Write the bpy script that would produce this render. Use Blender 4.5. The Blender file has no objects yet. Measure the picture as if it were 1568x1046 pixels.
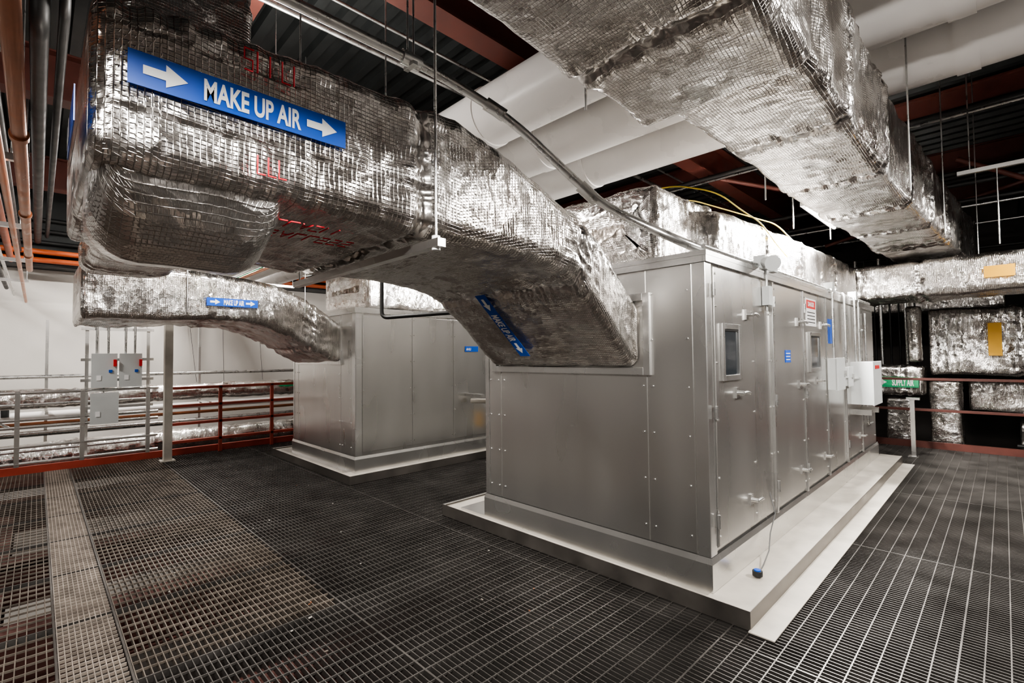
import bpy, math, random
from mathutils import Vector, Matrix, noise
random.seed(7)
C=bpy.context.scene.collection
V=Vector
# ---------------------------------------------------------------- materials
def newmat(name):
    m=bpy.data.materials.new(name); m.use_nodes=True
    nt=m.node_tree; b=nt.nodes['Principled BSDF']
    return m,nt,b
def simple(name,col,rough=.5,metal=0,var=0.0,scale=6,bump=0,bscale=40,emit=0,bdist=.01,rv=.10,detail=6,stretch=None):
    m,nt,b=newmat(name)
    b.inputs['Base Color'].default_value=(*col,1); b.inputs['Roughness'].default_value=rough
    b.inputs['Metallic'].default_value=metal
    tc=nt.nodes.new('ShaderNodeTexCoord'); src=tc.outputs['Object']
    if stretch:
        mp=nt.nodes.new('ShaderNodeMapping'); mp.inputs['Scale'].default_value=stretch
        nt.links.new(src,mp.inputs['Vector']); src=mp.outputs[0]
    if var:
        n=nt.nodes.new('ShaderNodeTexNoise'); n.inputs['Scale'].default_value=scale; n.inputs['Detail'].default_value=detail
        nt.links.new(src,n.inputs['Vector'])
        r=nt.nodes.new('ShaderNodeValToRGB')
        r.color_ramp.elements[0].position=.25; r.color_ramp.elements[1].position=.75
        r.color_ramp.elements[0].color=(*[c*(1-var) for c in col],1)
        r.color_ramp.elements[1].color=(*[min(1,c*(1+var)) for c in col],1)
        nt.links.new(n.outputs['Fac'],r.inputs[0]); nt.links.new(r.outputs[0],b.inputs['Base Color'])
        mr=nt.nodes.new('ShaderNodeMapRange'); mr.inputs['From Min'].default_value=.25; mr.inputs['From Max'].default_value=.75
        mr.inputs['To Min'].default_value=max(.02,rough-rv); mr.inputs['To Max'].default_value=min(1,rough+rv)
        nt.links.new(n.outputs['Fac'],mr.inputs['Value']); nt.links.new(mr.outputs[0],b.inputs['Roughness'])
    if bump:
        n2=nt.nodes.new('ShaderNodeTexNoise'); n2.inputs['Scale'].default_value=bscale; n2.inputs['Detail'].default_value=1
        nt.links.new(tc.outputs['Object'],n2.inputs['Vector'])
        bp=nt.nodes.new('ShaderNodeBump'); bp.inputs['Strength'].default_value=bump; bp.inputs['Distance'].default_value=bdist
        nt.links.new(n2.outputs['Fac'],bp.inputs['Height']); nt.links.new(bp.outputs[0],b.inputs['Normal'])
    if emit:
        b.inputs['Emission Color'].default_value=(*col,1); b.inputs['Emission Strength'].default_value=emit
    return m
def foil(name,col=(.82,.805,.79),rough=.20):
    m,nt,b=newmat(name); N=nt.nodes; L=nt.links
    b.inputs['Metallic'].default_value=1
    uv=N.new('ShaderNodeUVMap'); tc=N.new('ShaderNodeTexCoord')
    sep=N.new('ShaderNodeSeparateXYZ'); L.new(uv.outputs[0],sep.inputs[0])
    def math_(op,a,bv=None,c=None):
        n=N.new('ShaderNodeMath'); n.operation=op
        for i,x in enumerate((a,bv,c)):
            if x is None: continue
            if isinstance(x,(int,float)): n.inputs[i].default_value=x
            else: L.new(x,n.inputs[i])
        return n.outputs[0]
    def vm(op,a,bv=None,scale=None):
        n=N.new('ShaderNodeVectorMath'); n.operation=op
        for i,x in enumerate((a,bv)):
            if x is None: continue
            if isinstance(x,tuple): n.inputs[i].default_value=x
            else: L.new(x,n.inputs[i])
        if scale is not None: n.inputs['Scale'].default_value=scale
        return n.outputs[0]
    def tri(src,per):
        f=math_('FRACT',math_('DIVIDE',src,per)); return math_('MULTIPLY',math_('ABSOLUTE',math_('SUBTRACT',f,.5)),2)
    ta=tri(sep.outputs[0],.0175); tb=tri(sep.outputs[1],.0145)
    g=math_('MAXIMUM',math_('POWER',ta,8),math_('POWER',tb,8))
    fs=math_('FRACT',math_('DIVIDE',math_('ADD',sep.outputs[0],.11),1.12))
    fs=math_('MULTIPLY',math_('MINIMUM',fs,math_('SUBTRACT',1.0,fs)),1.12)
    tape=math_('GREATER_THAN',fs,.04)
    g=math_('MULTIPLY',g,tape)
    n0=N.new('ShaderNodeTexNoise'); n0.inputs['Scale'].default_value=6; n0.inputs['Detail'].default_value=3
    L.new(tc.outputs['Object'],n0.inputs['Vector'])
    warp=vm('ADD',tc.outputs['Object'],vm('SCALE',n0.outputs['Color'],None,.22))
    v1=N.new('ShaderNodeTexVoronoi'); v1.inputs['Scale'].default_value=12; L.new(warp,v1.inputs['Vector'])
    st=vm('MULTIPLY',uv.outputs[0],(30,5,1)); st=vm('ADD',st,vm('SCALE',n0.outputs['Color'],None,5))
    v2=N.new('ShaderNodeTexVoronoi'); v2.inputs['Scale'].default_value=1; L.new(st,v2.inputs['Vector'])
    v3=N.new('ShaderNodeTexVoronoi'); v3.inputs['Scale'].default_value=42; L.new(warp,v3.inputs['Vector'])
    n3=N.new('ShaderNodeTexNoise'); n3.inputs['Scale'].default_value=2.2; n3.inputs['Detail'].default_value=6
    L.new(tc.outputs['Object'],n3.inputs['Vector'])
    amt=N.new('ShaderNodeMapRange'); amt.inputs['From Min'].default_value=.42; amt.inputs['From Max'].default_value=.62; amt.inputs['To Min'].default_value=.22; amt.inputs['To Max'].default_value=1.05
    L.new(n3.outputs['Fac'],amt.inputs['Value'])
    half=(-.5,-.5,-.5)
    t=vm('SCALE',vm('ADD',v1.outputs['Color'],half),None,.28)
    t=vm('ADD',t,vm('SCALE',vm('ADD',v2.outputs['Color'],half),None,.34))
    t=vm('ADD',t,vm('SCALE',vm('ADD',v3.outputs['Color'],half),None,.10))
    sc=N.new('ShaderNodeVectorMath'); sc.operation='SCALE'; L.new(t,sc.inputs[0]); L.new(amt.outputs[0],sc.inputs['Scale'])
    geo=N.new('ShaderNodeNewGeometry')
    nn=vm('NORMALIZE',vm('ADD',geo.outputs['Normal'],sc.outputs[0]))
    h=math_('ADD',math_('MULTIPLY',v1.outputs['Distance'],1.0),math_('MULTIPLY',v2.outputs['Distance'],.6))
    b1=N.new('ShaderNodeBump'); b1.inputs['Strength'].default_value=.38; b1.inputs['Distance'].default_value=.008
    L.new(h,b1.inputs['Height']); L.new(nn,b1.inputs['Normal'])
    b2=N.new('ShaderNodeBump'); b2.inputs['Strength'].default_value=.75; b2.inputs['Distance'].default_value=.0020
    L.new(g,b2.inputs['Height']); L.new(b1.outputs[0],b2.inputs['Normal']); L.new(b2.outputs[0],b.inputs['Normal'])
    r=N.new('ShaderNodeValToRGB'); r.color_ramp.elements[0].position=.35;r.color_ramp.elements[1].position=.65
    r.color_ramp.elements[0].color=(col[0]*.80,col[1]*.77,col[2]*.74,1); r.color_ramp.elements[1].color=(*col,1)
    L.new(n3.outputs['Fac'],r.inputs[0])
    mx=N.new('ShaderNodeMix'); mx.data_type='RGBA'; mx.blend_type='MULTIPLY'
    L.new(math_('MULTIPLY',g,.85),mx.inputs[0]); L.new(r.outputs[0],mx.inputs[6]); mx.inputs[7].default_value=(.32,.30,.28,1)
    L.new(mx.outputs[2],b.inputs['Base Color'])
    mr=N.new('ShaderNodeMapRange'); mr.inputs['From Min'].default_value=.3; mr.inputs['From Max'].default_value=.7; mr.inputs['To Min'].default_value=rough-.05; mr.inputs['To Max'].default_value=rough+.10
    L.new(n3.outputs['Fac'],mr.inputs['Value']); L.new(mr.outputs[0],b.inputs['Roughness'])
    return m
M={}
M['foil']=foil('foil_scrim')
M['galv']=simple('galvanised_sheet',(.66,.65,.63),.29,.95,.05,1.2,.30,1.1,0,.03,.03,1,(3,3,.6))
M['galv2']=simple('galvanised_bright',(.74,.735,.72),.26,.95,.03,3,rv=.03,detail=1)
M['steel']=simple('conduit_steel',(.62,.62,.61),.30,.95,.1,12)
M['curbm']=simple('curb_metal',(.20,.185,.17),.4,.85,.2,4)
M['cream']=simple('curb_beige',(.42,.39,.345),.6,.05,.2,5,.1)
M['black']=simple('black_paint',(.012,.012,.012),.5,0,.2)
M['gasket']=simple('gasket',(.10,.10,.10),.6)
M['gratb']=simple('grating_dark',(.105,.098,.092),.42,.75,.25,3.0)
M['gratn']=simple('grating_brown',(.150,.128,.108),.5,.6,.4,5.0)  # brown tint puts the light from the level below into the colour
M['gratl']=simple('grating_light',(.30,.26,.225),.5,.6,.3,8.0)
M['red']=simple('red_oxide',(.085,.022,.015),.55,0,.3,4)
M['lowred']=simple('red_oxide_dusty',(.08,.028,.022),.7,0,.4,4)
M['railred']=simple('red_rail_paint',(.30,.045,.026),.45,0,.2,6)
M['deck']=simple('black_deck',(.013,.015,.015),.6,0,.3,3)
M['white']=simple('white_pvc',(.84,.82,.80),.30,0,.04,2)
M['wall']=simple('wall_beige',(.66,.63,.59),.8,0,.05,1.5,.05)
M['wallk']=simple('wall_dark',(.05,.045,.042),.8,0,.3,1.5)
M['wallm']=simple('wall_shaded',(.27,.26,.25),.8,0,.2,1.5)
M['conc']=simple('concrete_dark',(.045,.038,.034),.8,0,.5,1.2)
M['copper']=simple('copper_pipe',(.50,.22,.12),.35,.8,.2,9)
M['orange']=simple('orange_pipe',(.42,.09,.03),.45,0,.1,5)
M['blue']=simple('label_blue',(.008,.085,.48),.35,0,.03,3)
M['lwhite']=simple('label_white',(.9,.9,.9),.4)
M['green']=simple('label_green',(.02,.36,.15),.4)
M['yellow']=simple('label_yellow',(.80,.42,.02),.5)
M['sred']=simple('sign_red',(.6,.02,.02),.4)
M['redink']=simple('red_marker',(.70,.02,.04),.5)
M['glass']=simple('dark_glass',(.03,.035,.04),.08)
M['grey']=simple('grey_enamel',(.55,.57,.57),.4,.0,.05,5)
M['emit']=simple('lamp_tube',(1,.95,.88),.5,0,emit=6)
M['ycab']=simple('yellow_cable',(.6,.45,.03),.5)
# ---------------------------------------------------------------- mesh builder
class MB:
    def __init__(s): s.v=[];s.f=[];s.m=[];s.sm=[];s.mats=[]
    def mi(s,k):
        if k not in s.mats: s.mats.append(k)
        return s.mats.index(k)
    def add(s,vs,fs,k,smooth=False):
        o=len(s.v); s.v+= [tuple(v) for v in vs]; i=s.mi(k)
        for f in fs: s.f.append([o+a for a in f]); s.m.append(i); s.sm.append(smooth)
    def box(s,x0,x1,y0,y1,z0,z1,k):
        vs=[(x0,y0,z0),(x1,y0,z0),(x1,y1,z0),(x0,y1,z0),(x0,y0,z1),(x1,y0,z1),(x1,y1,z1),(x0,y1,z1)]
        s.add(vs,[(3,2,1,0),(4,5,6,7),(0,1,5,4),(1,2,6,5),(2,3,7,6),(3,0,4,7)],k)
    def obox(s,c,r,u,n,w,h,t,k):
        c=V(c);r=V(r);u=V(u);n=V(n)
        vs=[c+r*(a*w/2)+u*(b*h/2)+n*(e*t/2) for e in(-1,1) for b in(-1,1) for a in(-1,1)]
        s.add(vs,[(0,2,3,1),(4,5,7,6),(0,1,5,4),(1,3,7,5),(3,2,6,7),(2,0,4,6)],k)
    def tube(s,pts,r,k,seg=12,caps=True):
        pts=[V(p) for p in pts]; n=len(pts); rings=[]
        prev=None
        for i,p in enumerate(pts):
            if i==0:d=pts[1]-p
            elif i==n-1:d=p-pts[i-1]
            else:d=(pts[i+1]-p).normalized()+(p-pts[i-1]).normalized()
            d.normalize()
            if prev is None:
                a=V((0,0,1)) if abs(d.z)<.9 else V((1,0,0))
                x=d.cross(a).normalized()
            else:
                x=(prev-d*prev.dot(d)).normalized()
            prev=x; y=d.cross(x)
            rr=r[i] if isinstance(r,(list,tuple)) else r
            rings.append([p+(x*math.cos(t)+y*math.sin(t))*rr for t in [2*math.pi*j/seg for j in range(seg)]])
        vs=[q for R in rings for q in R]; fs=[]
        for i in range(n-1):
            for j in range(seg):
                a=i*seg+j;b=i*seg+(j+1)%seg; fs.append((a,b,b+seg,a+seg))
        s.add(vs,fs,k,True)
        if caps:
            s.add(rings[0],[tuple(range(seg))[::-1]],k); s.add(rings[-1],[tuple(range(seg))],k)
    def poly(s,o,r,u,pts,k):
        o=V(o);r=V(r);u=V(u)
        s.add([o+r*a+u*b for a,b in pts],[tuple(range(len(pts)))],k)
    def text(s,o,r,u,txt,size,k,xs=.85,bold=.03):
        cu=bpy.data.curves.new('t','FONT'); cu.body=txt; cu.size=size; cu.offset=size*bold
        ob=bpy.data.objects.new('t',cu); C.objects.link(ob); bpy.context.view_layer.update()
        me=bpy.data.meshes.new_from_object(ob.evaluated_get(bpy.context.evaluated_depsgraph_get()))
        o=V(o);r=V(r);u=V(u)
        xm=max([v.co.x for v in me.vertices]+[0])*xs
        s.add([o+r*(v.co.x*xs)+u*v.co.y for v in me.vertices],[tuple(p.vertices) for p in me.polygons],k)
        bpy.data.objects.remove(ob); bpy.data.curves.remove(cu); bpy.data.meshes.remove(me)
        return xm
    def done(s,name,parent=None,bevel=0):
        me=bpy.data.meshes.new(name); me.from_pydata(s.v,[],s.f)
        for k in s.mats: me.materials.append(M[k])
        me.polygons.foreach_set('material_index',s.m); me.polygons.foreach_set('use_smooth',s.sm); me.update()
        ob=bpy.data.objects.new(name,me); C.objects.link(ob)
        if parent: ob.parent=parent
        if bevel:
            b=ob.modifiers.new('b','BEVEL'); b.width=bevel; b.segments=2; b.limit_method='ANGLE'
        return ob
def empty(name):
    e=bpy.data.objects.new(name,None); C.objects.link(e); return e
def bend(pts,r=.12,n=6):
    pts=[V(p) for p in pts]; out=[pts[0]]
    for i in range(1,len(pts)-1):
        a=(pts[i-1]-pts[i]); b=(pts[i+1]-pts[i]); rr=min(r,a.length*.45,b.length*.45)
        p0=pts[i]+a.normalized()*rr; p2=pts[i]+b.normalized()*rr
        for j in range(n+1):
            t=j/n; out.append(p0*(1-t)**2+pts[i]*2*t*(1-t)+p2*t*t)
    out.append(pts[-1]); return out
# ---------------------------------------------------------------- duct loft
X=V((1,0,0));Y=V((0,1,0));Z=V((0,0,1))
def loft(name,frames,parent=None,amp=1.0,step=.028,seams=1.12,flat=None,cap0=True,cap1=True,mat='foil',seed=0):
    fr=[(V(c),V(u),V(v),w,h,r) for c,u,v,w,h,r in frames]
    rings=[]; s=0
    for i in range(len(fr)-1):
        a,b=fr[i],fr[i+1]; L=(b[0]-a[0]).length; n=max(1,int(L/step))
        for j in range(n+(1 if i==len(fr)-2 else 0)):
            t=j/n
            rings.append((a[0].lerp(b[0],t),a[1].lerp(b[1],t).normalized(),a[2].lerp(b[2],t).normalized(),a[3]+(b[3]-a[3])*t,a[4]+(b[4]-a[4])*t,a[5]+(b[5]-a[5])*t,s+L*t))
        s+=L
    capr=.05
    def capset(r0,d,sgn):
        out=[]
        for k in range(1,5):
            th=k/4*math.pi/2; ins=capr*(1-math.cos(th)); off=capr*math.sin(th)
            out.append((r0[0]+d*off,r0[1],r0[2],max(.02,r0[3]-2*ins),max(.02,r0[4]-2*ins),max(.01,r0[5]-ins),r0[6]+sgn*off))
        for q in (.08,.2):
            out.append((r0[0]+d*(capr+.004),r0[1],r0[2],max(.02,r0[3]-2*(capr+q)),max(.02,r0[4]-2*(capr+q)),.01,r0[6]+sgn*(capr+q)))
        return out
    d0=(rings[0][0]-rings[1][0]).normalized(); d1=(rings[-1][0]-rings[-2][0]).normalized()
    full=[]
    if cap0: full+=capset(rings[0],d0,-1)[::-1]
    full+=rings
    if cap1: full+=capset(rings[-1],d1,1)
    w0=max(r[3] for r in rings); h0=max(r[4] for r in rings)
    nw=max(4,int(w0/step)); nh=max(4,int(h0/step)); nc=5
    verts=[];uvs=[]
    P=None
    def rid(q,k=1.0):
        return (.22-abs(noise.noise(q)))*k
    for (c,u,v,w,h,r,ss) in full:
        pts=[]
        r=min(r,w/2*.98,h/2*.98)
        cs=[(1,1,0),(-1,1,90),(-1,-1,180),(1,-1,270)]
        for q,(sx,sy,a0) in enumerate(cs):
            cx=sx*(w/2-r); cy=sy*(h/2-r)
            for k in range(nc+1):
                a=math.radians(a0+90*k/nc); pts.append((cx+r*math.cos(a),cy+r*math.sin(a),math.cos(a),math.sin(a)))
            nx=cs[(q+1)%4]; ex=nx[0]*(w/2-r); ey=nx[1]*(h/2-r)
            a=math.radians(a0+90); lx=cx+r*math.cos(a); ly=cy+r*math.sin(a)
            mx=ex+r*math.cos(a); my=ey+r*math.sin(a)
            n=nw if q%2==0 else nh
            for k in range(1,n):
                t=k/n; pts.append((lx+(mx-lx)*t,ly+(my-ly)*t,math.cos(a),math.sin(a)))
        P=len(pts); per=0; last=None
        for (px,py,nx_,ny_) in pts:
            if last: per+=math.hypot(px-last[0],py-last[1])
            last=(px,py)
            p=c+u*px+v*py; nn=(u*nx_+v*ny_)
            q=p+V((seed*3.1,seed*1.7,0))
            d=noise.noise(q*1.5)*.020
            d+=(.5-noise.voronoi(q*3.2)[0][0])*.014
            wq=q+V((noise.noise(q*3),noise.noise(q*3+V((9,0,0))),noise.noise(q*3+V((0,9,0)))))*.10
            local=max(0,min(1,.34+1.6*noise.noise(q*1.3+V((5,5,5)))))
            d+=rid(V((ss*11,per*1.6+seed,noise.noise(q*2)*1.2)),.028)*local
            d+=rid(V((ss*26,per*3+seed,noise.noise(q*3)*1.5)),.012)*local
            d+=rid(wq*8,.014)*(.15+local)
            if seams:
                k=(ss+.11)%1.12; k=min(k,1.12-k)
                d+= -.014*math.exp(-(k/.022)**2)+.008*math.exp(-((k-.07)/.04)**2)
                d+=math.exp(-(k/.14)**2)*rid(V((ss*5,per*16,seed)),.026)
            a_=amp
            if flat: a_*=flat(p)
            verts.append(p+nn*(d*a_)); uvs.append((ss,per))
    R=len(full); faces=[];fu=[]
    for i in range(R-1):
        for j in range(P):
            a=i*P+j;b=i*P+(j+1)%P
            faces.append((a,b,b+P,a+P))
            pb=uvs[b][1] if j<P-1 else uvs[a][1]+.03
            fu+=[uvs[a],(uvs[b][0],pb),(uvs[b+P][0],pb),uvs[a+P]]
    faces.append(tuple(range(P))[::-1]); fu+=[(0,0)]*P
    faces.append(tuple((R-1)*P+j for j in range(P))); fu+=[(0,0)]*P
    me=bpy.data.meshes.new(name); me.from_pydata([tuple(v) for v in verts],[],faces)
    ul=me.uv_layers.new(name='UVMap')
    ul.data.foreach_set('uv',[x for t in fu for x in t])
    me.materials.append(M[mat])
    me.polygons.foreach_set('use_smooth',[True]*len(faces)); me.update()
    import bmesh
    bm=bmesh.new(); bm.from_mesh(me); bmesh.ops.recalc_face_normals(bm,faces=bm.faces); bm.to_mesh(me); bm.free()
    ob=bpy.data.objects.new(name,me); C.objects.link(ob)
    if parent: ob.parent=parent
    return ob
def ysec(x0,x1,y,z0,z1,r=.06): return (((x0+x1)/2,y,(z0+z1)/2),X,Z,x1-x0,z1-z0,r)
def xsec(x,y0,y1,z0,z1,r=.06): return ((x,(y0+y1)/2,(z0+z1)/2),Y,Z,y1-y0,z1-z0,r)
def zsec(x0,x1,y0,y1,z,r=.06): return (((x0+x1)/2,(y0+y1)/2,z),X,Y,x1-x0,y1-y0,r)

def label(parent,o,r,u,w,h,txt,bg='blue',arrows=1,name='pipe_marker_label'):
    o=V(o);r=V(r).normalized();u=V(u).normalized();n=r.cross(u)
    b=MB(); b.obox(o+r*w/2+u*h/2,r,u,n,w,h,.003,bg)
    o2=o+n*.004
    def arrow(x):
        a=h*1.1
        b.poly(o2+r*x+u*h*.5,r,u,[(0,-.13*h),(a*.5,-.13*h),(a*.5,-.34*h),(a,0),(a*.5,.34*h),(a*.5,.13*h),(0,.13*h)],'lwhite')
    m=h*.35
    ts=h*.92
    x0=m
    if arrows: arrow(m); x0=m+h*1.1+h*.4
    x1=w-m-(h*1.1+h*.2 if arrows>1 else 0)
    t=MB(); xm=t.text((0,0,0),X,Y,txt,ts,'lwhite',1.0)
    xs=min(1.0,(x1-x0)/xm)
    b.text(o2+r*x0+u*(h*.5-ts*.35),r,u,txt,ts,'lwhite',xs)
    if arrows>1: arrow(w-m-h*1.1)
    return b.done(name,parent)
# ---------------------------------------------------------------- room shell
XL,XR,YF,YB,ZB,ZT=-13.2,6.0,-5.0,16.0,-4.0,5.3
def wall(name,a,b,c,d,e,f,k):
    m=MB(); m.box(a,b,c,d,e,f,k); return m.done(name)
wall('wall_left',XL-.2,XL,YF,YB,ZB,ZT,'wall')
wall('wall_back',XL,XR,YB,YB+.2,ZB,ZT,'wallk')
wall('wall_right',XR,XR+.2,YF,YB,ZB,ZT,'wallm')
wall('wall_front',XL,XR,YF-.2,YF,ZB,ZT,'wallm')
wall('floor',XL,XR,YF,YB,ZB-.2,ZB,'conc')
c=MB()
y=YF
prof=[]
while y<YB:
    prof+= [(y,ZT),(y+.10,ZT),(y+.13,ZT-.08),(y+.23,ZT-.08),(y+.26,ZT)]; y+=.30
vs=[];fs=[]
for (yy,zz) in prof: vs+=[(XL,yy,zz),(XR,yy,zz)]
for i in range(len(prof)-1): fs.append((2*i,2*i+1,2*i+3,2*i+2))
c.add(vs,fs,'deck'); c.box(XL,XR,YF,YB,ZT+.02,ZT+.2,'deck'); c.done('ceiling')
def ibeam(m,p0,p1,h,w,k):
    p0=V(p0);p1=V(p1);d=(p1-p0); L=d.length; d.normalize(); s=d.cross(Z).normalized(); up=s.cross(d)
    c=(p0+p1)/2
    m.obox(c,d,s,up,L,w,.02,k); m.obox(c+up*h,d,s,up,L,w,.02,k); m.obox(c+up*h/2,d,up,s,L,h,.014,k)
b=MB()
for x in (-11,-7.2,-3.25,.9,4.6): ibeam(b,(x,YF,4.35),(x,YB,4.35),.5,.24,'red')
b.done('roof_beams_long')
b=MB()
for yy in (-1.5,1.4,6.6,9.2,12,14.5): ibeam(b,(XL,yy,4.86),(XR,yy,4.86),.34,.16,'red')
b.done('roof_joists')
b=MB()
for (p,q) in [((.9,11,4.3),(-2.4,11,3.6)),((.9,8.8,4.3),(2.6,8.8,3.5)),((-.4,9.5,4.3),(.9,9.5,3.4)),((-3.2,7.5,4.3),(-1.7,9.0,3.9))]:
    b.tube([p,q],.035,'red',8)
b.done('roof_braces')
b=MB()
for i,(xx,zz) in enumerate([(-2.75,4.2),(-3.9,4.25),(-4.1,4.1),(.3,4.2),(.45,4.2),(1.8,4.1),(2.9,4.1),(3.05,4.1)]):
    b.tube([(xx,-4.8,zz+.3),(xx,15.8,zz+.3)],.016 if i%2 else .024,'steel' if i%3 else 'black',8)
for i,(yy,zz) in enumerate([(7.3,4.2),(7.45,4.2),(9.8,4.0),(10.0,3.7),(10.3,3.85),(12.5,3.9),(12.9,3.5)]):
    b.tube([(-4.8,yy,zz),(5.8,yy,zz)],.02 if i%2 else .035,'steel' if i%2 else 'black',8)
b.done('overhead_conduits')
b=MB()
for x in (-8.8,-6.2,-4.6,-2.9,-.6,2,4.6): ibeam(b,(x,-3.4,-.62),(x,10,-.62),.36,.2,'lowred')
for yy in (-2.5,-.25,2.5,5.6,8.6): ibeam(b,(-9.2,yy,-.72),(5.4,yy,-.72),.3,.16,'lowred')
b.done('platform_beams')
# ---------------------------------------------------------------- grating
g=MB()
GX0,GX1=-9.2,5.4
def grat(y0,y1,sp,cs,k,xa=GX0,xb=GX1,th=.0045,dz=0):
    yy=y0
    while yy<y1-.01:
        g.box(xa,xb,yy-th/2,yy+th/2,-.032,dz,k); yy+=sp
    x=xa
    while x<xb:
        g.box(x-.003,x+.003,y0,y1,-.010,dz+.001,k); x+=cs
grat(-3.4,.10,.038,.09,'gratn')
grat(.10,.34,.024,.05,'gratl',dz=.004)
grat(.36,1.35,.031,.09,'gratn',xb=-2.9)
grat(.36,1.35,.031,.09,'gratb',xa=-2.9)
grat(1.36,10.0,.031,.09,'gratb')
for x in [-8.3,-7.4,-6.5,-5.6,-4.7,-3.8,-2.9,-2.0,-1.1,-.2,.7,1.6,2.5,3.4,4.3]:
    g.box(x-.004,x+.004,-3.4,10,-.033,.002,'gratb')
for yy in [-2.4,-1.2,.09,.35,1.355,2.6,4.6,6.6,8.6]:
    g.box(GX0,GX1,yy-.005,yy+.005,-.033,.003,'gratb')
g.done('grating_floor')
m=MB()
m.box(-9.26,-9.2,-3.4,10.06,-.2,.10,'railred'); m.box(-9.26,5.4,10,10.06,-.2,.10,'red'); m.box(5.4,5.46,-3.4,10.06,-.2,.1,'red'); m.box(-9.26,5.46,-3.46,-3.4,-.2,.1,'red')
m.done('platform_edge_plate')
m=MB()
for i in range(60):
    x=random.uniform(-6,1.5); yy=random.uniform(.3,2.6)
    a=random.uniform(0,3.14); s_=random.uniform(.003,.009)
    m.obox((x,yy,.006),(math.cos(a),math.sin(a),0),(-math.sin(a),math.cos(a),0),Z,s_*2.2,s_,.004,random.choice(['gratl','copper','cream','gratl','gratn','blue' if i%9==0 else 'cream']))
m.done('floor_debris')
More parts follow.
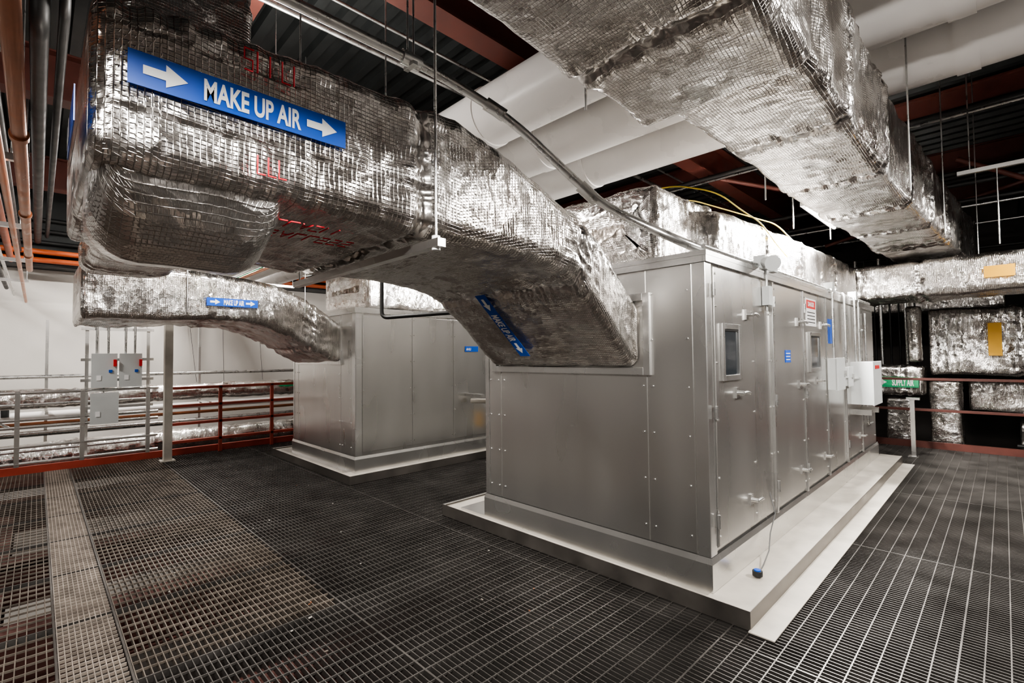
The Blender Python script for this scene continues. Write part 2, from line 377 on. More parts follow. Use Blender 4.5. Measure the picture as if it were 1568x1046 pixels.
# ---------------------------------------------------------------- air handling units
def ahu(x1,y0,doors=True,inlet=None):
    x0=x1-1.98; L=5.28; y1=y0+L; z0=.105; z1=2.10
    E=empty('air_handling_unit')
    b=MB()
    b.box(x0,x1,y0,y1,z0,z1,'galv')
    b.done('casing',E,.004)
    b=MB(); e=.022; h=.30
    for (ax,ay,bx,by,nx,ny) in [(x0,y0,x1,y0,0,-1),(x1,y0,x1,y1,1,0),(x0,y1,x0,y0,-1,0)]:
        p=[V((ax,ay,0)),V((bx,by,0))]; n=V((nx,ny,0)); t=(p[1]-p[0]).normalized()
        a0=p[0]-t*e; a1=p[1]+t*e
        vs=[a0+n*e+Z*z0,a1+n*e+Z*z0,a1+n*e+Z*(h-.035),a0+n*e+Z*(h-.035),p[1]+t*.012+n*.012+Z*h,p[0]-t*.012+n*.012+Z*h]
        b.add(vs,[(0,1,2,3),(3,2,4,5)],'galv2')
    b.done('base_rail',E)
    b=MB()
    for (a,c_) in [(x0+.042,x0+.19),(x0+.194,x1-.39),(x1-.386,x1-.075)]:
        b.box(a+.002,c_-.002,y0-.006,y0+.01,.302,z1-.042,'galv')
    b.box(x1-.072,x1+.010,y0-.010,y0-.001,.30,z1-.041,'galv2')
    b.box(x1+.001,x1+.010,y0-.0009,y0+.080,.30,z1-.041,'galv2')
    b.box(x0-.008,x0+.04,y0-.010,y0-.001,.30,z1-.041,'galv2')
    b.done('end_panels',E,.002)
    b=MB(); b.box(x0-.02,x1+.025,y0-.022,y1+.02,z1+.001,z1+.03,'galv2'); b.box(x1+.001,x1+.023,y0-.020,y1+.018,z1-.04,z1,'galv2'); b.box(x0-.018,x1-.0005,y0-.020,y0-.001,z1-.04,z1,'galv2')
    b.done('roof_cap',E)
    b=MB(); r=MB()
    def screw(x,y,z,ax='x'):
        d=V((.008,0,0)) if ax=='x' else V((0,-.008,0))
        r.tube([V((x,y,z)),V((x,y,z))+d],.007,'galv2',8)
    if doors: pans=[(.09,.74,'dw'),(.75,1.12,'p'),(1.17,1.92,'d'),(1.98,2.68,'dw'),(2.76,3.5,'p'),(3.56,4.3,'d'),(4.36,5.2,'p')]
    else: pans=[(.085,.80,'p'),(.81,1.49,'p'),(1.50,2.3,'p'),(2.32,3.2,'p'),(3.22,4.2,'p'),(4.22,5.2,'p')]
    for (a,c_,kd) in pans:
        ya=y0+a; yb=y0+c_
        t=.020 if kd[0]=='d' else .007
        b.box(x1-.002,x1+t,ya,yb,.34,z1-.06,'galv')
        for zz in (.40,.75,1.1,1.45,1.8,2.0):
            screw(x1+t-.002,ya+.02,zz); screw(x1+t-.002,yb-.02,zz)
        if kd[0]=='d':
            b.box(x1,x1+.006,ya-.004,yb+.010,.332,z1-.052,'gasket')
    if doors:
        for yy in (1.145,1.95,2.72,3.53,4.33): b.box(x1,x1+.028,y0+yy-.016,y0+yy+.016,.305,z1-.05,'galv2')
    for xx in (x0+.06,x0+.16,x0+.23,x1-.42,x1-.35,x1-.11):
        for zz in (.4,.7,1.0,1.3,1.6,1.9): screw(xx,y0-.005,zz,'y')
    b.done('side_panels',E,.003); r.done('panel_screws',E)
    if doors:
        w=MB()
        def window(ya,yb,za,zb,xx):
            w.box(xx,xx+.018,ya-.035,ya,za-.035,zb+.035,'galv2'); w.box(xx,xx+.018,yb,yb+.035,za-.035,zb+.035,'galv2')
            w.box(xx,xx+.018,ya,yb,zb,zb+.035,'galv2'); w.box(xx,xx+.018,ya,yb,za-.035,za,'galv2')
            w.box(xx,xx+.006,ya,yb,za,zb,'glass')
            w.box(xx+.006,xx+.012,ya,ya+.012,za,zb,'black'); w.box(xx+.006,xx+.012,ya,yb,zb-.012,zb,'black')
        window(y0+.20,y0+.43,1.37,1.66,x1+.020); window(y0+2.12,y0+2.42,1.37,1.66,x1+.020)
        w.done('door_windows',E,.002)
        h=MB()
        def handle(yy,zz):
            xx=x1+.02
            h.obox((xx+.006,yy,zz),Y,Z,X,.045,.07,.014,'galv2')
            h.tube([(xx,yy,zz),(xx+.055,yy,zz)],.014,'steel',12)
            h.tube(bend([(xx+.052,yy-.01,zz),(xx+.055,yy+.05,zz+.004),(xx+.05,yy+.10,zz-.006)],.03),.010,'steel',10)
        for d0,d1 in ((.07,.74),(1.98,2.68),(3.56,4.3),(1.17,1.92)):
            for zz in (1.77,1.24,.52):
                if d0==.07 and zz==1.24: handle(y0+.40,1.25)
                elif d0==1.98 and zz==1.24: handle(y0+2.30,1.25)
                else: handle(y0+d1-.14,zz)
            for zz in (.5,1.15,1.9):
                h.tube([(x1+.03,y0+d0-.005,zz-.04),(x1+.03,y0+d0-.005,zz+.04)],.010,'steel',10)
        h.done('door_handles',E)
        s=MB()
        xx=x1+.024
        s.box(xx-.003,xx,y0+2.03,y0+2.36,1.75,2.0,'lwhite'); s.box(xx,xx+.001,y0+2.05,y0+2.34,1.91,1.985,'sred')
        s.text((xx+.002,y0+2.09,1.93),Y,Z,'DANGER',.055,'lwhite',.9)
        for k in range(4): s.box(xx,xx+.001,y0+2.07,y0+2.32,1.78+k*.03,1.788+k*.03,'black')
        s.box(xx-.003,xx,y0+1.42,y0+1.56,1.43,1.53,'blue')
        for k in range(3): s.box(xx,xx+.001,y0+1.44,y0+1.54,1.45+k*.025,1.457+k*.025,'lwhite')
        s.box(xx-.016,xx-.012,y0+2.86,y0+3.1,1.6,1.85,'blue')
        s.done('door_signs',E)
        q=MB()
        def ebox(ya,yb,za,zb,dep):
            q.box(x1+.008,x1+dep,ya,yb,za,zb,'grey'); q.box(x1+dep,x1+dep+.012,ya-.006,yb+.006,za-.006,zb+.006,'grey')
            q.box(x1+dep+.012,x1+dep+.03,yb-.05,yb-.03,(za+zb)/2-.03,(za+zb)/2+.03,'steel')
        ebox(y0+2.72,y0+3.02,1.14,1.45,.10)
        ebox(y0+3.75,y0+4.25,.92,1.40,.22)
        ebox(y0+3.3,y0+3.5,1.15,1.35,.08)
        q.box(x1+.232,x1+.236,y0+3.85,y0+4.1,1.32,1.36,'sred')
        for k in (3.8,4.2): q.box(x1,x1+.2,y0+k,y0+k+.04,.80,.86,'galv2')
        q.done('disconnect_boxes',E,.004)
        t=MB()
        zc=z1+.055
        t.tube(bend([(x1+.0,y0-.0,zc),(x1+.0,y0+5.1,zc)],.05),.014,'steel')
        for k in (2.87,3.4,3.9,4.1): t.tube(bend([(x1+.05,y0+k,1.4),(x1+.05,y0+k,zc),(x1-.02,y0+k+.1,zc)],.06),.012,'steel')
        t.tube(bend([(x1+.06,y0+3.02,1.25),(x1+.10,y0+3.75,1.22)],.05),.012,'steel')
        t.tube(bend([(x1+.03,y0+4.6,z1-.1),(x1+.03,y0+4.6,.6),(x1+.03,y0+4.9,.6)],.08),.012,'steel')
        for k in (.92,1.12,2.9,4.0): t.box(x1-.03,x1+.05,y0+k,y0+k+.09,zc-.03,zc+.07,'grey')
        t.tube([(x1+.03,y0+1.0,zc-.02),(x1+.03,y0+1.0,1.82)],.010,'steel')
        t.box(x1+.01,x1+.06,y0+.96,y0+1.04,1.86,2.0,'grey')
        t.tube([(x1+.05,y0+.92,zc+.02),(x1+.14,y0+.80,zc-.02)],[.03,.055],'grey',14)
        t.done('rooftop_conduits',E)
        t=MB()
        t.tube([V((x1+.03,y0+.95,.50)),V((x1+.07,y0+.93,.36)),V((x1+.06,y0+.85,.24)),V((x1+.09,y0+.72,.16)),V((x1+.11,y0+.55,.125)),V((x1+.13,y0+.42,.125))],.004,'gasket',8)
        t.tube([(x1+.13,y0+.38,.115),(x1+.13,y0+.38,.145)],.030,'black',16); t.tube([(x1+.13,y0+.38,.145),(x1+.13,y0+.38,.152)],.02,'blue',12)
        t.done('sensor_cable',E)
    if inlet:
        a,c_,za,zb=inlet; q=MB()
        for (p0,p1,p2,p3) in [(a-.05,a,za-.05,zb+.05),(c_,c_+.05,za-.05,zb+.05),(a,c_,zb,zb+.05),(a,c_,za-.05,za)]:
            q.box(p0,p1,y0-.03,y0+.002,p2,p3,'galv2')
        q.done('inlet_flange',E,.003)
    return E
E1=ahu(-1.255,2.86,True,(-3.08,-1.66,1.42,1.86))
E2=ahu(-5.58,2.79,False,(-7.38,-5.98,1.47,1.93))
def curb(name,x0,x1,y0,y1,plate=True):
    b=MB(); h=.105
    b.box(x0,x1,y0,y1,.004,.085,'cream')
    b.box(x0-.004,x1+.004,y0-.004,y0,.002,h,'curbm'); b.box(x0-.004,x1+.004,y1,y1+.004,.002,h,'curbm')
    b.box(x0-.004,x0,y0,y1,.002,h,'curbm'); b.box(x1,x1+.004,y0,y1,.002,h,'curbm')
    b.box(x0,x0+.02,y0,y1,h-.004,h,'galv2')
    b.box(x0+.2,x1-.23,y0+.06,y1-.1,.08,h,'galv2')
    b.box(x1-.24,x1,y0,y1,.08,.103,'cream')
    if plate: b.box(x1,x1+.13,y0-.03,y1,.004,.010,'cream')
    b.done(name)
curb('equipment_curb',-3.79,-1.01,2.78,8.35)
curb('equipment_curb',-8.1,-5.46,2.66,8.3,False)
m=MB(); m.box(-5.57,-5.565,4.5,4.75,1.58,1.66,'blue'); m.text((-5.563,4.52,1.6),Y,Z,'AHU',.05,'lwhite'); m.done('equipment_tag')
m=MB()
m.tube(bend([(-5.3,5.0,1.0),(-5.3,5.0,.72),(-5.3,6.0,.72)],.05),.03,'steel'); m.tube([(-5.5,4.55,.86),(-5.0,4.9,.86)],.035,'cream')
m.tube([(-5.3,5,.62),(-5.3,5,.42)],.05,'yellow'); m.tube([(-5.3,5,.42),(-5.3,5,.11)],.02,'steel'); m.box(-5.57,-5.2,4.5,4.56,.93,.97,'galv2')
m.done('gas_piping')
# ---------------------------------------------------------------- make up air duct 1
def rods(parent,lst,top=5.2):
    m=MB()
    for (x,y,z0) in lst: m.tube([(x,y,z0),(x,y,top)],.006,'steel',8)
    return m.done('hanger_rods',parent)
D1=empty('insulated_makeup_air_duct')
XA,XB=-3.10,-1.70
def flat1(p):
    if p.x>XB-.08 and .12<p.y<.9 and 2.22<p.z<2.45: return .10
    if p.y>2.1 and -2.70<p.x<-2.4 and p.z<2.1: return .22
    return 1
fr=[]
for (yy,zb,zt) in [(.14,2.06,2.54),(.25,2.05,2.57),(.7,2.04,2.58),(1.15,2.03,2.58),(1.35,2.03,2.60),(1.6,2.03,2.53),(1.8,2.02,2.46),(2.0,2.00,2.39),(2.2,1.945,2.32),(2.4,1.78,2.22),(2.6,1.60,2.06),(2.72,1.49,1.95),(2.79,1.43,1.90),(2.845,1.42,1.86)]:
    fr.append(ysec(XA,XB,yy,zb,zt,.08))
loft('duct_run',fr,D1,1.15,.016,1.12,flat1,True,False)
loft('duct_elbow',[xsec(-1.765,.13,.62,2.08,2.30,.05),xsec(-1.79,.12,.62,2.0,2.3,.08),xsec(-1.83,.11,.62,1.93,2.30,.10),xsec(-1.92,.10,.62,1.87,2.3,.12),xsec(-2.05,.10,.64,1.84,2.3,.14),xsec(-2.5,.11,.74,1.90,2.3,.15),xsec(-3.0,.12,.82,1.995,2.35,.15),xsec(-3.3,.2,.80,2.12,2.38,.1),xsec(-5.3,.25,.8,2.24,2.5,.08)],D1,1.1,.018,.9)
label(D1,(XB+.014,.168,2.275),Y,Z,.635,.098,'MAKE UP AIR',arrows=2)
label(D1,(-2.60,2.215-.022,1.952-.024),(0,.730,-.683),X,.62,.10,'MAKE UP AIR',arrows=2)
label(D1,(-2.1,.062,2.15),X,Z,.36,.10,'AIR',arrows=0)
m=MB()
random.seed(3)
def scrawl(o,r,u,n,sz):
    o=V(o);r=V(r);u=V(u)
    for i in range(n):
        x=i*sz*.55; k=random.randint(0,3)
        pts={0:[(0,0),(0,1)],1:[(0,1),(0,0),(.4,0)],2:[(0,0),(.2,1),(.4,0),(.3,.45),(.1,.45)],3:[(.4,1),(0,1),(0,.5),(.35,.5),(.35,0),(0,0)]}[k]
        m.tube([o+r*(x+a*sz)+u*(b_*sz) for a,b_ in pts],.0030,'redink',5)
scrawl((-1.84,.62,2.010),Y,(-1,0,0),6,.085); scrawl((-1.99,.64,2.006),Y,(-1,0,0),7,.095); scrawl((-1.673,.50,2.10),Y,Z,3,.06)
scrawl((-1.676,.46,2.43),Y,Z,5,.07)
m.done('marker_writing',D1)
m=MB()
m.box(-3.2,-1.62,1.17,1.21,1.960,1.995,'galv2'); m.tube([(-1.66,1.19,1.95),(-1.66,1.19,2.01)],.018,'lwhite',12)
m.done('trapeze_strut',D1)
rods(D1,[(-1.66,1.19,2.0),(-3.14,1.19,2.0),(-3.3,1.9,2.5)])
# duct 2
D2=empty('insulated_makeup_air_duct')
fr=[]
for (yy,zb,zt) in [(.33,1.90,2.46),(.8,1.90,2.46),(1.3,1.93,2.44),(1.7,1.93,2.42),(1.95,1.86,2.38),(2.2,1.74,2.30),(2.5,1.56,2.14),(2.7,1.46,2.0),(2.775,1.45,1.95)]:
    fr.append(ysec(-7.38,-5.95,yy,zb,zt,.09))
loft('duct_run',fr,D2,1.4,.026,1.0,lambda p:.2 if (p.x>-6.05 and 1.2<p.y<1.9) else 1,True,False,seed=3)
label(D2,(-5.92,1.28,2.08),Y,Z,.50,.085,'MAKE UP AIR',arrows=2)
rods(D2,[(-5.9,1.1,2.0),(-7.45,1.1,2.0),(-5.9,2.3,2.0)])
D5=empty('insulated_supply_duct')
loft('plenum',[ysec(-7.3,-5.95,3.2,2.17,2.75,.06),ysec(-7.3,-5.95,8.0,2.17,2.75,.06)],D5,1.2,.045,1.1,seed=22)
loft('insulated_riser_duct',[zsec(-4.0,-3.15,.3,.92,2.66),zsec(-4.0,-3.15,.3,.92,4.3)],None,1,.04,1.0,seed=5)
# ---------------------------------------------------------------- overhead duct
D3=empty('insulated_overhead_duct')
loft('duct_near',[ysec(-1.27,-.53,-1.6,2.70,3.50,.07),ysec(-1.27,-.53,1.2,2.70,3.50,.07),ysec(-1.29,-.52,2.2,2.67,3.52,.07)],D3,1.4,.020,1.15,seed=6)
loft('duct_far',[ysec(-1.22,-.57,2.2,2.79,3.50,.06),ysec(-1.22,-.56,5,2.80,3.52,.06),ysec(-1.15,-.45,7.5,2.80,3.52,.06),ysec(-1.0,-.25,10.4,2.80,3.5,.06)],D3,1.4,.024,1.2,seed=7)
rods(D3,[(-.47,4.8,2.75),(-.40,6.8,2.75),(-1.32,4.2,2.75),(-1.30,6.2,2.75),(-.2,8.8,2.75),(-1.40,1.9,2.7)])
# supply duct on the roof of unit 1 + cross duct
D4=empty('insulated_supply_duct')
loft('plenum',[ysec(-2.9,-1.74,3.25,2.16,2.76,.05),ysec(-2.9,-1.74,4.1,2.16,2.78,.05)],D4,1.3,.020,1.4,seed=8)
loft('duct_run',[ysec(-2.8,-1.66,4.1,2.16,2.72,.07),ysec(-2.7,-1.60,6.0,2.18,2.80,.07),ysec(-2.6,-1.45,8.3,2.25,2.74,.07)],D4,1.4,.026,1.1,seed=9)
loft('cross_duct',[xsec(-2.9,8.5,9.5,2.22,2.76,.08),xsec(-1.0,8.45,9.4,2.25,2.74,.08),xsec(2.0,8.5,9.4,2.28,2.74,.08),xsec(5.0,8.5,9.4,2.30,2.74,.08)],D4,1.4,.032,1.2,seed=10)
rods(D4,[(-1.5,5.6,2.8),(.6,8.45,2.4),(2.4,8.45,2.4)])
# ---------------------------------------------------------------- background ducts at right
loft('insulated_return_duct',[xsec(-.82,10.5,11.6,1.14,2.20,.08),xsec(4.5,10.5,11.6,1.14,2.20,.08)],None,1.7,.032,1.3,seed=11)
m=MB(); m.box(-.17,-.02,10.41,10.415,1.44,1.94,'yellow'); m.box(-.15,.12,8.38,8.385,2.42,2.56,'yellow'); m.done('yellow_tag')
DS=empty('insulated_supply_branch')
loft('duct_run',[xsec(-2.2,10.35,10.85,.78,1.30,.07),xsec(-.98,10.35,10.85,.78,1.30,.07)],DS,1,.035,1.3,seed=12)
label(DS,(-1.66,10.31,.92),X,Z,.66,.17,'SUPPLY AIR',bg='green',arrows=1)
loft('insulated_drop_duct',[zsec(-1.45,-1.10,10.4,10.85,.68),zsec(-1.45,-1.10,10.4,10.85,-1)],None,1,.04,.7,seed=13)
loft('insulated_drop_duct',[zsec(-.90,-.50,10.6,11.1,.98),zsec(-.90,-.50,10.6,11.1,-.8)],None,1,.04,.7,seed=14)
loft('insulated_low_duct',[xsec(-.4,11.3,12,.5,1.02,.08),xsec(5,11.3,12,.5,1.02,.08)],None,1.3,.05,1.1,seed=18)
loft('insulated_low_duct',[xsec(.2,11.2,12,-.15,.35,.08),xsec(5,11.2,12,-.15,.35,.08)],None,1.3,.05,1.1,seed=16)
loft('insulated_low_duct',[xsec(-3.2,11.2,12,-.9,-.25,.08),xsec(3,11.2,12,-.9,-.25,.08)],None,1.3,.05,1.1,seed=17)
loft('insulated_drop_duct',[zsec(-1.12,-.92,10.1,10.3,2.2,.08),zsec(-1.12,-.92,10.1,10.3,1.4,.08)],None,1,.04,.7,seed=15)
loft('insulated_far_duct',[ysec(.4,1.4,12.5,2.5,3.3,.08),ysec(.4,1.4,15.5,2.5,3.3,.08)],None,1,.06,.7,seed=19)
loft('insulated_far_duct',[xsec(-4,12.6,13.4,2.3,3.0,.08),xsec(0,12.6,13.4,2.3,3.0,.08)],None,1,.06,.7,seed=23)
m=MB()
for i in range(14):
    x=-2.9+i*.13; m.tube([(x,12.1+.1*(i%3),3.4),(x+.02,12.1+.1*(i%3),1.2)],.016 if i%3 else .03,['steel','black','black'][i%3],8)
m.box(-2.4,-2.15,11.95,12.05,1.5,1.9,'grey')
m.done('vertical_conduits')
m=MB()
for i in range(4): m.tube([(-.3+.2*i,11.12,-.2+.1*i),(5,11.12,-.2+.1*i)],.03,['white','steel','black','copper'][i],10)
m.done('lower_level_piping')
# ---------------------------------------------------------------- white pipes
for (yy,zz,r) in ((3.35,4.0,.29),(4.25,4.0,.29),(5.15,4.0,.29)):
    m=MB(); m.tube([(-12.5,yy,zz),(5.9,yy,zz)],r,'white',48)
    for x in (-11,-8.6,-6.2,-3.8,-.2,2.6): m.tube([(x,yy,zz),(x+.14,yy,zz)],r+.012,'white',48)
    m.done('white_vent_pipe')
for (yy,zz,r) in ((2.25,3.0,.13),(2.62,3.0,.15),(3.05,3.0,.17)):
    m=MB(); m.tube([(-12.4,yy,zz),(-3.6,yy,zz)],r,'white',32)
    for x in (-10.5,-7.9,-5.2): m.tube([(x,yy,zz),(x+.1,yy,zz)],r+.01,'white',32)
    m.done('white_drain_pipe')
# ---------------------------------------------------------------- conduit diagonal
m=MB()
path=bend([(-2.33,-1.5,3.2),(-2.33,1.72,3.2),(-2.12,2.10,2.98),(-1.80,2.60,2.47),(-1.33,2.86,2.165),(-1.28,3.6,2.15)],.22,10)
m.tube(path,.028,'steel',16)
for p,q in [((-2.33,1.44,3.2),(-2.33,1.56,3.2)),((-2.33,.6,3.2),(-2.33,.7,3.2)),((-1.88,2.475,2.595),(-1.82,2.57,2.50)),((-2.20,1.955,3.065),(-2.14,2.06,3.00))]:
    m.tube([p,q],.040,'steel',16)
m.tube([(-2.36,1.50,3.17),(-2.36,1.50,5.2)],.006,'steel',8); m.tube([(-2.30,1.50,3.2),(-2.30,1.50,5.2)],.006,'steel',8)
m.box(-2.38,-2.28,1.485,1.515,3.155,3.175,'steel')
m.done('electrical_conduit')
m=MB()
m.box(-.3,5.5,6.98,7.02,3.38,3.42,'galv2')
for x in (-.2,1.2,2.6): m.tube([(x,7,3.4),(x,7,5.2)],.006,'steel',8)
m.tube([(.0,7,2.6),(.0,7,3.4)],.006,'steel',8)
m.done('strut_hanger')
m=MB(); pts=[(-2.2,3.6,2.83),(-2.0,3.9,2.98),(-1.75,4.3,2.95),(-1.68,4.7,2.84),(-1.62,5.0,2.78),(-1.56,5.2,2.60),(-1.54,5.5,2.5)]
m.tube(bend(pts,.2),.006,'ycab',8); m.tube(bend([(-2.3,4.0,2.83),(-2.1,4.4,3.0),(-1.9,5.0,2.95),(-1.66,5.6,2.88),(-1.54,5.7,2.7)],.2),.006,'ycab',8); m.done('yellow_cable')
# ---------------------------------------------------------------- pipes under duct 1 background
m=MB()
m.tube(bend([(-3.9,2.2,2.80),(-3.9,2.2,1.86),(-3.2,2.70,1.90)],.06),.018,'black')
m.done('black_drain_pipe')
m=MB()
m.tube(bend([(-8.2,2.7,1.9),(-8.2,2.7,1.7),(-8.0,2.78,1.7)],.04),.02,'black')
m.done('black_drain_pipe')
m=MB()
m.tube([(-12.5,1.7,3.2),(-4.2,1.7,3.2)],.035,'steel',16); m.tube([(-5.0,1.0,2.75),(-5.0,3.1,2.75)],.02,'steel');m.tube([(-9,2.0,2.62),(-3.6,2.0,2.62)],.02,'copper')
m.tube([(-9,2.1,2.70),(-3.6,2.1,2.70)],.02,'green')
for x in (-11,-9,-7,-5): m.box(x,x+.04,1.6,3.3,2.78,2.82,'galv2'); m.tube([(x+.02,1.65,2.6),(x+.02,1.65,5.2)],.006,'steel',6); m.tube([(x+.02,3.28,2.78),(x+.02,3.28,3.7)],.006,'steel',6)
m.done('overhead_piping')
m=MB()
m.tube([(-1.6,-.07,2.50),(-7.4,-.07,2.50)],.026,'copper',16)
m.tube([(-1.6,-.16,2.62),(-12.8,-.16,2.62)],.02,'copper',16)
for x in (-3.0,-4.6,-6.4): m.tube([(x,-.07,2.50),(x-.05,-.07,2.50)],.034,'copper',16)
m.done('copper_pipe')
m=MB()
for i in range(9): m.tube([(-1.9,-.32-.1*i,2.75+.12*(i%4)),(-12.9,-.32-.1*i,2.75+.12*(i%4))],[.018,.03,.014][i%3],['steel','black','black'][i%3],10)
for x in (-2.6,-4,-6,-8,-10): m.box(x,x+.04,-1.25,-.1,2.66,2.70,'galv2'); m.tube([(x+.02,-.12,2.68),(x+.02,-.12,5.2)],.006,'steel',6); m.tube([(x+.02,-1.2,2.68),(x+.02,-1.2,5.2)],.006,'steel',6)
m.done('conduit_rack')
m=MB()
for i in range(6):
    yy=-.30-.12*i
    m.tube(bend([(-4.2-.1*i,yy+.4,5.1),(-4.2-.1*i,yy+.4,3.8-.1*i),(-12.3,yy+.4,3.8-.1*i)],.2),[.03,.05,.02,.04][i%4],['black','black','orange','black'][i%4],12)
m.done('black_service_piping')
m=MB()
for zz,xx in ((3.4,-12.6),(3.55,-12.55)): m.tube([(xx,-4.8,zz),(xx,10,zz)],.05,'orange',12)
m.done('sprinkler_main')
m=MB()
m.tube([(-3,-.35,3.3),(-12.2,-.35,3.3)],.045,'orange',12)
m.done('sprinkler_pipe')
m=MB()
for i in range(5):
    m.tube([(-12.9,-4.8,3.35+.22*i),(-12.9,9,3.35+.22*i)],.04,'black',8)
m.box(-13.18,-12.7,-4.9,15.9,3.3,3.34,'black'); m.box(-13.18,-13.1,-4.9,15.9,3.3,5.2,'deck')
m.done('upper_services')
# ---------------------------------------------------------------- strut post, rails, boxes at left
m=MB(); m.box(-8.86,-8.74,1.36,1.46,.0,4.3,'cream'); m.box(-8.9,-8.7,1.32,1.5,0,.015,'cream'); m.done('support_post')
m=MB()
for yy in (1.45,2.15,2.95,3.9,5.0,6.0): m.box(-9.13,-9.08,yy,yy+.05,0,1.08,'railred')
for zz in (1.06,.78,.5,.22): m.box(-9.14,-9.08,1.45,7,zz-.022,zz+.022,'railred')
m.done('guard_railing',None,.004)
m=MB()
for yy in (-3,-2,-.9,-.2,.45,1.2): m.box(-9.25,-9.2,yy,yy+.05,.1,1.1,'galv2')
for zz in (1.08,.72,.62,.36,.14): m.tube([(-9.22,-3.3,zz),(-9.22,1.35,zz)],.022,'galv2',10)
for zz in (.9,.5,.25): m.tube([(-9.6,-3.3,zz),(-9.6,1.3,zz)],.018,'steel',8)
m.tube([(-9.22,-.9,1.08),(-9.22,-.2,.6)],.015,'steel',8)
m.done('galvanised_railing')
m=MB()
for i,(zz,r) in enumerate([(1.25,.03),(.62,.06),(.48,.03),(.32,.05)]): m.tube([(-11.2,-4.5,zz),(-11.2,9,zz)],r,['steel','white','copper','steel'][i],12)
for yy in (-2,.1,2.3,4.4): m.box(-11.3,-11.26,yy,yy+.04,-.5,2.2,'galv2'); m.box(-11.3,-10.4,yy,yy+.04,.68,.72,'galv2')
m.tube([(-11.15,-.35,.62),(-11.15,-.35,.80)],.05,'black',12); m.tube([(-11.15,-.5,.84),(-11.15,-.2,.84)],.012,'black',8)
m.done('service_piping')
m=MB()
for yy in (.5,1.22): m.box(-9.40,-9.36,yy,yy+.04,-.1,2.0,'galv2')
for zz in (1.2,1.5,.8,1.95): m.box(-9.36,-9.30,.45,1.3,zz,zz+.04,'galv2')
def dbox(y0,y1,z0,z1):
    m.box(-9.30,-9.16,y0,y1,z0,z1,'grey'); m.box(-9.159,-9.145,y0-.008,y1+.008,z0-.008,z1+.008,'grey')
    m.box(-9.144,-9.14,y0+.05,y0+.10,z0+.1,z0+.17,'lwhite')
dbox(.565,.84,1.12,1.6); dbox(.88,1.13,1.12,1.6); dbox(.56,.86,.6,1.03)
for yy in (.80,1.10): m.box(-9.14,-9.10,yy,yy+.035,1.42,1.52,'sred'); m.box(-9.144,-9.135,yy-.05,yy-.01,1.33,1.37,'blue')
for yy in (.62,.75,.95,1.06): m.tube([(-9.23,yy,1.6),(-9.23,yy,2.7)],.014,'steel',8)
m.tube(bend([(-9.23,.7,1.12),(-9.23,.7,1.03)],.02),.014,'steel',8)
m.done('electrical_disconnect_switch')
loft('insulated_pipe',[((-10.6,-4,.92),X,Z,.30,.30,.145),((-10.6,9,.92),X,Z,.30,.30,.145)],None,1.0,.05,.9,seed=20)
loft('insulated_pipe',[((-10.3,-4,.08),X,Z,.4,.4,.195),((-10.3,9,.08),X,Z,.4,.4,.195)],None,1.2,.05,.9,seed=21)
m=MB(); m.box(-10.42,-10.415,3.55,4.2,.94,1.03,'green'); m.done('green_pipe_label')
m=MB()
for i in range(6):
    yy=.9+i*.75
    m.tube([V((-13.1,yy,3.2)),V((-12.9,yy+.10*(i%3),1.0))],.004,'black',5)
m.done('hanging_wires')
m=MB()
for x in (.6,2.2,3.8): m.box(x,x+.05,9.93,9.98,0.1,1.1,'red')
for zz in (1.08,.60): m.box(-3,5.35,9.93,9.97,zz-.02,zz+.02,'red')
m.done('guard_railing',None,.003)
m=MB(); m.box(-.98,-.93,9.0,9.05,0,.82,'galv2'); m.box(-1.02,-.87,8.99,9.06,.82,.85,'galv2'); m.box(-1.02,-.9,8.97,9.09,0,.012,'galv2'); m.done('pipe_stand')
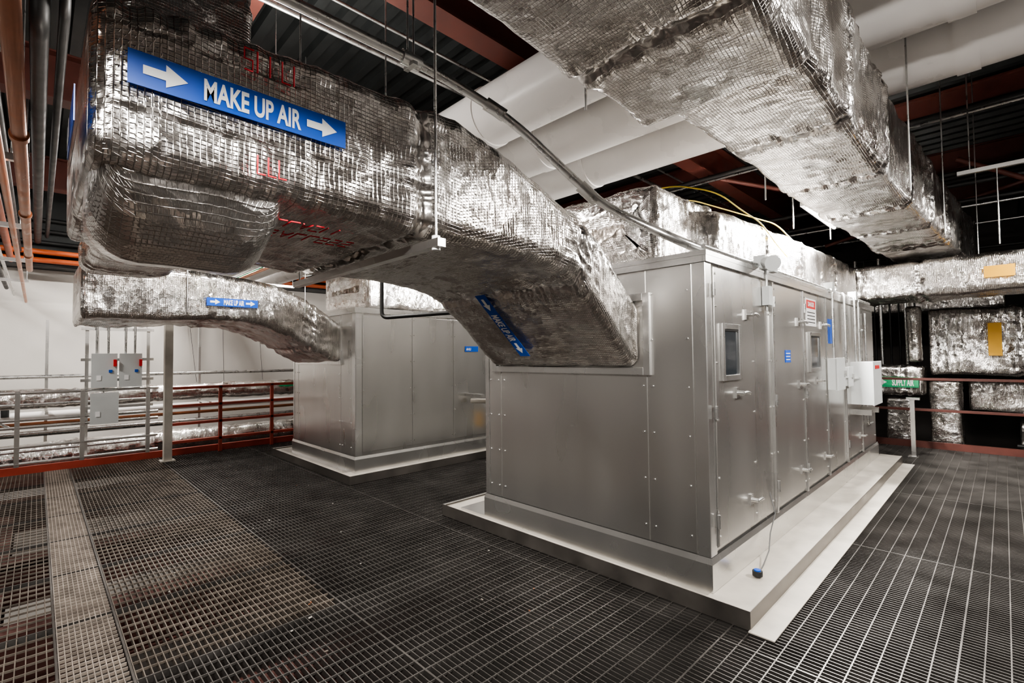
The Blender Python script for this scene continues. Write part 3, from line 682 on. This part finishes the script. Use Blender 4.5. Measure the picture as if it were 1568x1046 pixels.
# ---------------------------------------------------------------- lights
def strip(p,along,energy,size=(1.2,.15),col=(1,.955,.90),tilt=None,up=0):
    E=empty('unseen_strip_light'); 
    d=V(along); s=d.cross(Z)
    b=MB(); b.obox(V(p)+Z*.05,d,s,Z,size[0],.12,.05,'grey'); b.tube([V(p)-d*size[0]*.48+Z*.0,V(p)+d*size[0]*.48],.018,'emit',10)
    b.done('fixture',E)
    def lamp(en,off,rot):
        L=bpy.data.lights.new('lamp','AREA'); L.shape='RECTANGLE'; L.size=size[0]; L.size_y=size[1]; L.energy=en; L.color=col
        o=bpy.data.objects.new('lamp',L); C.objects.link(o); o.parent=E; o.location=V(p)+Z*off; o.rotation_euler=rot
    if tilt: lamp(energy,-.03,V(tilt).to_track_quat('-Z','Y').to_euler())
    else: lamp(energy,-.03,(0,0,math.atan2(d.y,d.x)))
    if up: lamp(up,.09,(math.pi,0,math.atan2(d.y,d.x)))
    return E
strip((.25,-.5,3.1),(0,1,0),300,tilt=(-.7,.3,-.45),up=15)
strip((-1.40,6.3,3.02),(0,1,0),1100,size=(1.2,.12),tilt=(-.45,-.1,-.9))
strip((-4.3,1.2,3.5),(0,1,0),200,up=95)  # added light behind the duct for unit end face, floor and white pipes
strip((-10.8,2.2,4.15),(0,1,0),360)  # added light, hidden from view, to brighten the beige wall
strip((1.9,4.0,3.5),(0,1,0),380,up=45)
strip((1.2,8.0,3.2),(1,0,0),160,up=10)  # added light out of frame for the rear of the room
strip((-4.4,6.5,3.5),(0,1,0),160)
strip((-8.0,-1.9,3.9),(0,1,0),260,tilt=(-.35,.3,-.9))  # added light so the disconnect boxes at left are not too dark
strip((-.5,-3.2,3.4),(1,0,0),100,tilt=(-.1,.3,-.5),up=20)
w=bpy.data.worlds.new('w'); bpy.context.scene.world=w; w.use_nodes=True
w.node_tree.nodes['Background'].inputs[0].default_value=(.9,.88,.85,1); w.node_tree.nodes['Background'].inputs[1].default_value=.1
try: bpy.context.scene.view_settings.look='AgX - Medium High Contrast'
except Exception as e: print(e)
# ---------------------------------------------------------------- camera
cam=bpy.data.cameras.new('camera'); cam.lens=17; cam.sensor_width=36; cam.clip_start=.02
co=bpy.data.objects.new('camera',cam); C.objects.link(co)
yaw=math.radians(45.5); pitch=math.radians(1.8); roll=math.radians(.6)
F0=V((-math.sin(yaw),math.cos(yaw),0)); R0=V((math.cos(yaw),math.sin(yaw),0))
F=F0*math.cos(pitch)+Z*math.sin(pitch); U=R0.cross(F)
R=R0*math.cos(roll)-U*math.sin(roll); U2=U*math.cos(roll)+R0*math.sin(roll)
co.matrix_world=Matrix(((R.x,U2.x,-F.x,0),(R.y,U2.y,-F.y,0),(R.z,U2.z,-F.z,1.5),(0,0,0,1)))
bpy.context.scene.camera=co
